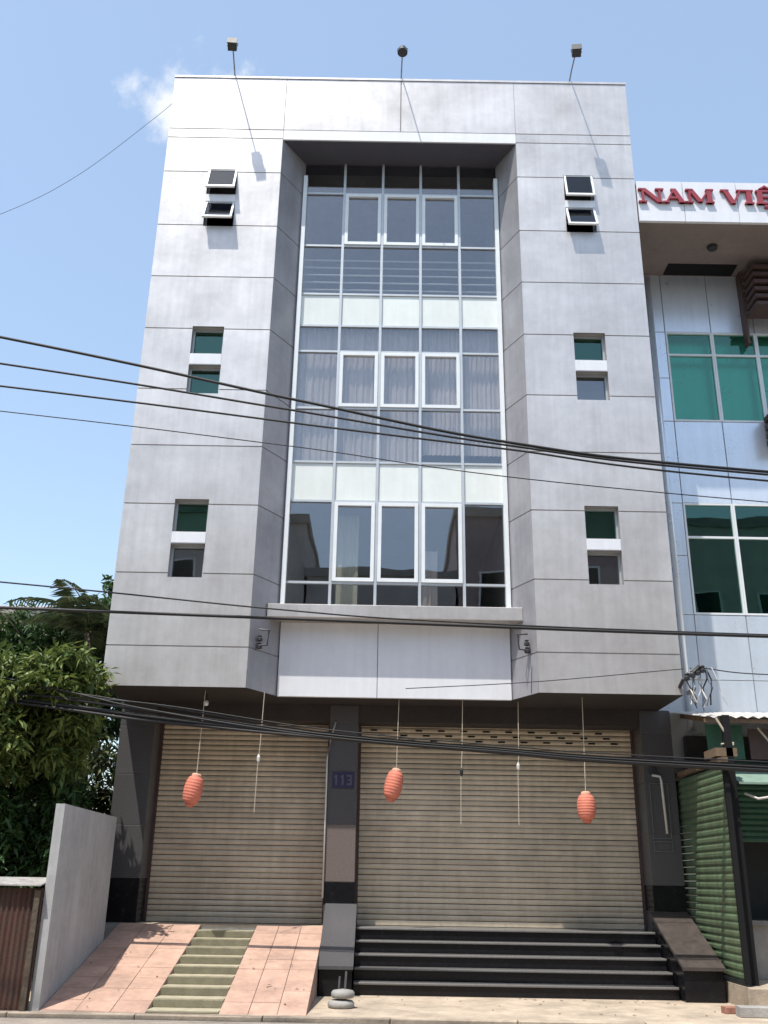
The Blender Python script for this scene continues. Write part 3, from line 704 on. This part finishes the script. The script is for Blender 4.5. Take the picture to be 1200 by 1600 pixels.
# ------------------------------------------------------------------ fence, tree, house at left
FN = thing('rusty_fence', 'rusty brown corrugated sheet fence left of the grey wall', 'fence', (-5.2, -2.2, 0))
for k in range(3):
    x0 = -4.33-.72*(k+1); b = MB(); n = 44; yo = -.012*k
    for j in range(n+1):
        x = x0+.74*j/n; y = -2.2+yo+.014*math.sin(j*2*math.pi/4)
        b.v += [(x, y, .01), (x, y, 1.36+.02*math.sin(k*3))]
        if j: i = 2*j; b.f.append((i-2, i-1, i+1, i)[::-1])
    b.build('sheet', 'rust', FN, True)
for z in (.55, 1.2): MB().box(-6.6, -4.34, -2.172, -2.13, z, z+.05).build('rail', 'wood', FN)
MB().box(-4.40, -4.335, -2.25, -2.216, 0, 1.34).build('post', 'bark', FN)
cp = MB().prism([(-2.30, 1.385), (-1.75, 1.47), (-1.75, 1.485), (-2.30, 1.40)], 'x', -5.1, -4.32).build('roofing_sheet', 'conduit_old'); tag(cp, 'bent white metal sheet lying on top of the rusty fence', 'sheet')

def foliage(name, m, parent, blobs, size, seed, aspect=.38, droop=.5):
    """leaf-sized bent blades spread through overlapping clumps"""
    rnd = random.Random(seed); V = []; F = []
    for (cx, cy, cz, rx, ry, rz_, cnt) in blobs:
        subs = []
        for _ in range(max(6, cnt//70)):
            while True:
                a = Vector((rnd.uniform(-1,1), rnd.uniform(-1,1), rnd.uniform(-1,1)))
                if .25 < a.length < 1: break
            subs.append((a*rnd.uniform(.75, 1.05), rnd.uniform(.16, .34)))
        for _ in range(cnt):
            c, sr = rnd.choice(subs)
            d = Vector((rnd.gauss(0,1), rnd.gauss(0,1), rnd.gauss(0,.8))); d = d.normalized()*sr*rnd.random()**.4
            q = c+d; p = Vector((cx+q.x*rx, cy+q.y*ry, cz+q.z*rz_))
            ln = size*rnd.uniform(.6, 1.35); wd = ln*aspect*rnd.uniform(.7, 1.2)
            ax = Vector((d.x+rnd.gauss(0,.4), d.y+rnd.gauss(0,.4), d.z*.5+rnd.gauss(0,.35)-droop*.4))
            if ax.length < .01: continue
            ax.normalize(); sd_ = ax.cross(Vector((rnd.gauss(0,.35), rnd.gauss(0,.35), 1)))
            if sd_.length < .01: continue
            sd_.normalize(); up = sd_.cross(ax); i = len(V)
            V += [tuple(p), tuple(p+ax*ln*.45+sd_*wd*.5+up*ln*.05), tuple(p+ax*ln-Vector((0,0,ln*.18*droop))), tuple(p+ax*ln*.45-sd_*wd*.5+up*ln*.05)]
            F += [(i, i+1, i+2), (i, i+2, i+3)]
    me = bpy.data.meshes.new(name); me.from_pydata(V, [], F); me.update(); me.materials.append(MATS[m])
    return link(name, me, parent)
def tree(label, base, blobs, m, size, seed, r=.13, aspect=.38, name='broadleaf_tree', group='trees and shrubs left of the building'):
    t = thing(name, label, 'tree', base, group); bx, by, bz = base
    tz = min(b[2]-b[5]*.3 for b in blobs); rnd = random.Random(seed)
    tk = MB(); top = (bx+.1, by, max(tz, 1.0)); tk.tube(spline([(bx, by, -.02), (bx+.06, by+.03, top[2]*.5), top], 10), [r*(1-.4*k/10) for k in range(11)], 10)
    tk.build('trunk', 'bark', t, True)
    for (cx, cy, cz, rx, ry, rz_, cnt) in blobs:
        for _ in range(3):
            e = Vector((cx+rnd.uniform(-.6,.6)*rx, cy+rnd.uniform(-.6,.6)*ry, cz+rnd.uniform(-.2,.7)*rz_)); s0 = Vector(top)-Vector((0,0,rnd.uniform(0, .5)))
            md = (s0+e)/2+Vector((rnd.uniform(-.2,.2), rnd.uniform(-.2,.2), rnd.uniform(0,.3)))
            pp = spline([s0, md, e], 8); MB().tube(pp, [r*.45*(1-.8*k/(len(pp)-1)) for k in range(len(pp))], 6).build('limb', 'bark', t, True)
    foliage('crown', m, t, blobs, size, seed, aspect)
    return t
tree('sunlit leafy tree overlapping the lower left edge of the facade', (-6.2, .3, 0), [(-5.4, -.2, 4.3, 1.05, .9, .55, 5200), (-6.5, -.1, 4.2, .95, 1.0, .6, 5200), (-5.2, .1, 3.4, .7, .8, .7, 3200), (-6.3, -.4, 3.2, 1.1, .9, .8, 5200), (-7.6, 0, 3.9, .8, .9, .9, 3000), (-7.3, .6, 4.9, .9, .8, .6, 3200)], 'leaf_a', .16, 3)
tree('taller dark tree rising behind the sunlit one at the building corner', (-6.0, 4.2, 0), [(-5.6, 4.2, 6.4, .75, .9, .9, 3600), (-6.6, 4.2, 5.7, 1.0, 1.0, .9, 4400), (-8.2, 4.4, 5.9, 1.2, 1.1, .9, 4600), (-6.2, 4.2, 4.4, 1.6, 1.0, 1.0, 4200)], 'leaf_b', .17, 5)
tree('dense shady shrub behind the rusty fence and grey wall', (-5.6, .1, 0), [(-5.2, .3, 2.2, .75, .6, 1.0, 5200), (-6.1, -.2, 1.7, .9, .8, 1.2, 6000), (-5.0, .6, 1.0, .5, .6, .9, 3000), (-7.2, .1, 2.0, .8, .9, 1.3, 4000)], 'leaf_b', .15, 8, .06, name='shrub')
tree('loose pale leafed shrub at the foot of the taller tree', (-7.2, 2.2, 0), [(-6.4, 2.2, 2.4, 1.2, .7, 1.6, 7000), (-8.2, 2.2, 2.6, 1.2, .8, 1.8, 6000), (-5.3, 2.3, 2.6, .6, .6, 1.9, 4200)], 'leaf_c', .16, 11, .07, name='shrub')
# palm with arching feathery fronds
def palm(label, base, hz_, nf, fl, seed):
    rnd = random.Random(seed); t = thing('palm_tree', label, 'palm', base, 'trees and shrubs left of the building'); bx, by, bz = base
    MB().tube(spline([(bx, by, -.02), (bx+.08, by, hz_*.5), (bx+.05, by, hz_)], 12), [.11-.004*k for k in range(13)], 10).build('trunk', 'bark', t, True)
    for k in range(nf):
        a = k*2.4+rnd.uniform(-.3, .3); up = rnd.uniform(.5, 1.35); L_ = fl*rnd.uniform(.8, 1.15); b = MB(); pts = []; p = Vector((bx+.05, by, hz_-.05)); el = up
        h_ = Vector((math.cos(a), math.sin(a), 0))
        for j in range(17):
            pts.append(p.copy()); p = p+(h_*math.cos(el)+Vector((0, 0, math.sin(el))))*(L_/16); el -= (.075+.05*rnd.random())
        b.tube(pts, [.018-.0009*j for j in range(17)], 5)
        for j in range(2, 17):
            dr = (pts[j]-pts[j-1]).normalized(); sd_ = dr.cross(Vector((0, 0, 1))).normalized()
            for m_ in (0, .5):
                for sg in (-1, 1):
                    q0 = pts[j-1].lerp(pts[j], m_); ln = .52*math.sin(math.pi*(.12+.82*j/17))*rnd.uniform(.85, 1.1); dn = Vector((0, 0, -.35-.3*rnd.random()))
                    tip = q0+(sd_*sg+dr*.6+dn).normalized()*ln; md = q0.lerp(tip, .45)+Vector((0, 0, .04)); wv = dr*.017; i = len(b.v)
                    b.v += [tuple(q0), tuple(md+wv), tuple(tip), tuple(md-wv)]; b.f += [(i, i+1, i+2), (i, i+2, i+3)]
        b.build('frond', 'leaf_c', t)
palm('feathery palm rising beside the upper left edge of the trees', (-5.7, 2.6, 0), 5.75, 15, 1.6, 4)
HS = thing('cream_house', 'cream walled house with a brown sheet roof behind the trees', 'house', (-12.2, 11, 0))
MB().box(-15.5, -9.3, 10, 14, 0, 7.9).build('wall', 'cream', HS)
rf = MB().prism([(9.4, 8.0), (12, 8.8), (14.6, 8.0), (14.6, 7.9), (9.4, 7.9)], 'x', -15.9, -9.6).build('roof', 'roof_sheet', HS)
for x in (-14.3, -12.2, -10.6):
    wq = MB(); frame(wq, x, x+.9, 5.6, 6.9, 9.95, 10.0, .06); wo = wq.build('window', 'white_alu', HS); MB().box(x+.06, x+.84, 9.97, 9.98, 5.66, 6.84).build('pane', 'glass_blue', wo)

# ------------------------------------------------------------------ the other side of the street (seen only mirrored in the glass)
for k, (x0, x1, h, m, lb) in enumerate(((-17, -9.2, 11.2, 'cream', 'cream four storey house across the street, mirrored in the left glass'), (-9.1, -3.2, 14.6, 'plaster', 'tall pale house across the street, mirrored in the glass bay'),
        (-3.1, 2.6, 12.4, 'wall_paint', 'grey house straight across the street'), (2.7, 9.0, 15.0, 'roof_sheet', 'tall brown house across the street'), (9.1, 18, 15.6, 'plaster', 'tall pale house across the street at the right'))):
    t = thing('opposite_house', lb, 'house', ((x0+x1)/2, -19, 0), 'houses across the street')
    MB().box(x0, x1, -28, -19, -.1, h).build('wall', m, t)
    MB().box(x0-.1, x1+.1, -28.1, -18.9, h+.002, h+.35).build('parapet', 'concrete', t)
    MB().box(x0+.3, x1-.3, -18.998, -18.9, 0, 3.0).build('shutter', 'steel', t)
    z = 4.2
    while z < h-2:
        MB().box(x0+.2, x1-.2, -19, -18.2, z-.5, z-.36).build('balcony', 'concrete', t)
        for q in range(3):
            xa = x0+.8+q*(x1-x0-1.2)/3; f = MB(); f.box(xa, xa+1.1, -18.998, -18.93, z, z+1.7); wo = f.build('window', 'white_alu', t)
            MB().box(xa+.08, xa+1.02, -18.929, -18.92, z+.08, z+1.62).build('pane', 'seal', wo)
        z += 3.4
# ------------------------------------------------------------------ small things on the pavement
PB = thing('round_base', 'two stacked round concrete bases with pipe stubs before the granite cheek', 'stand base', (-.62, -1.35, 0))
for z, rr in ((0.001, .17), (.115, .15)):
    MB().lathe([(rr*.88, 0), (rr, .02), (rr, .06), (rr*.86, .085), (rr*.3, .10)], (-.62+.02*(z > .05), -1.35, z), 22).build('disc', 'concrete', PB, True)
for x, z1 in ((-.66, .36), (-.58, .42)): MB().tube([(x, -1.37, .1), (x+.015, -1.33, z1)], .014, 8).build('pipe_stub', 'steel', PB)
for k, (x, y, z, a, sx, sy, sz, m, lb) in enumerate((
    (4.40, -1.25, .001, 8, .26, .13, .08, 'brick', 'red brick lying left of the broken kerb piece'),
    (4.75, -1.6, .001, -4, .80, .20, .12, 'concrete', 'grey broken kerb piece lying before the green screen'),
    (4.75, -1.15, .001, 25, .21, .10, .06, 'pavement', 'pale block lying behind the broken kerb piece'),
    (5.2, -1.2, .001, -15, .22, .11, .07, 'brick', 'red brick lying at the right end of the broken kerb piece'))):
    o = MB().cbox(-sx/2, sx/2, -sy/2, sy/2, 0, sz, .008).build('brick' if m == 'brick' else 'rubble_block', m)
    o.location = (x, y, z); o.rotation_euler = (0, 0, R(a)); tag(o, lb, 'brick' if m == 'brick' else 'block', 'loose masonry on the pavement')

# dry leaf litter
rnd = random.Random(21); V = []; F = []
for _ in range(70):
    x = rnd.uniform(-4.1, 5.0); y = rnd.uniform(-2.1, 0); z = .006
    if x < -1.0: z = rz(y)+.012; x = rnd.choice((rnd.uniform(-4.15, -3.0), rnd.uniform(-2.0, -1.1)))
    elif rnd.random() < .5: y = rnd.uniform(-.35, -.02)
    if -1.05 < x < -.45 and y > -.2: continue
    a = rnd.uniform(0, 6.28); ln = rnd.uniform(.03, .075); c_, s_ = math.cos(a)*ln, math.sin(a)*ln; i = len(V)
    V += [(x, y, z), (x+c_*.5-s_*.22, y+s_*.5+c_*.22, z+.008), (x+c_, y+s_, z+.004), (x+c_*.5+s_*.22, y+s_*.5-c_*.22, z+.01)]; F += [(i, i+1, i+2), (i, i+2, i+3)]
me = bpy.data.meshes.new('leaf_litter'); me.from_pydata(V, [], F); me.update(); me.materials.append(MATS['wood'])
lo = link('leaf_litter', me); tag(lo, 'scattered small dry leaves on the ramp and pavement', 'leaves'); lo['kind'] = 'stuff'
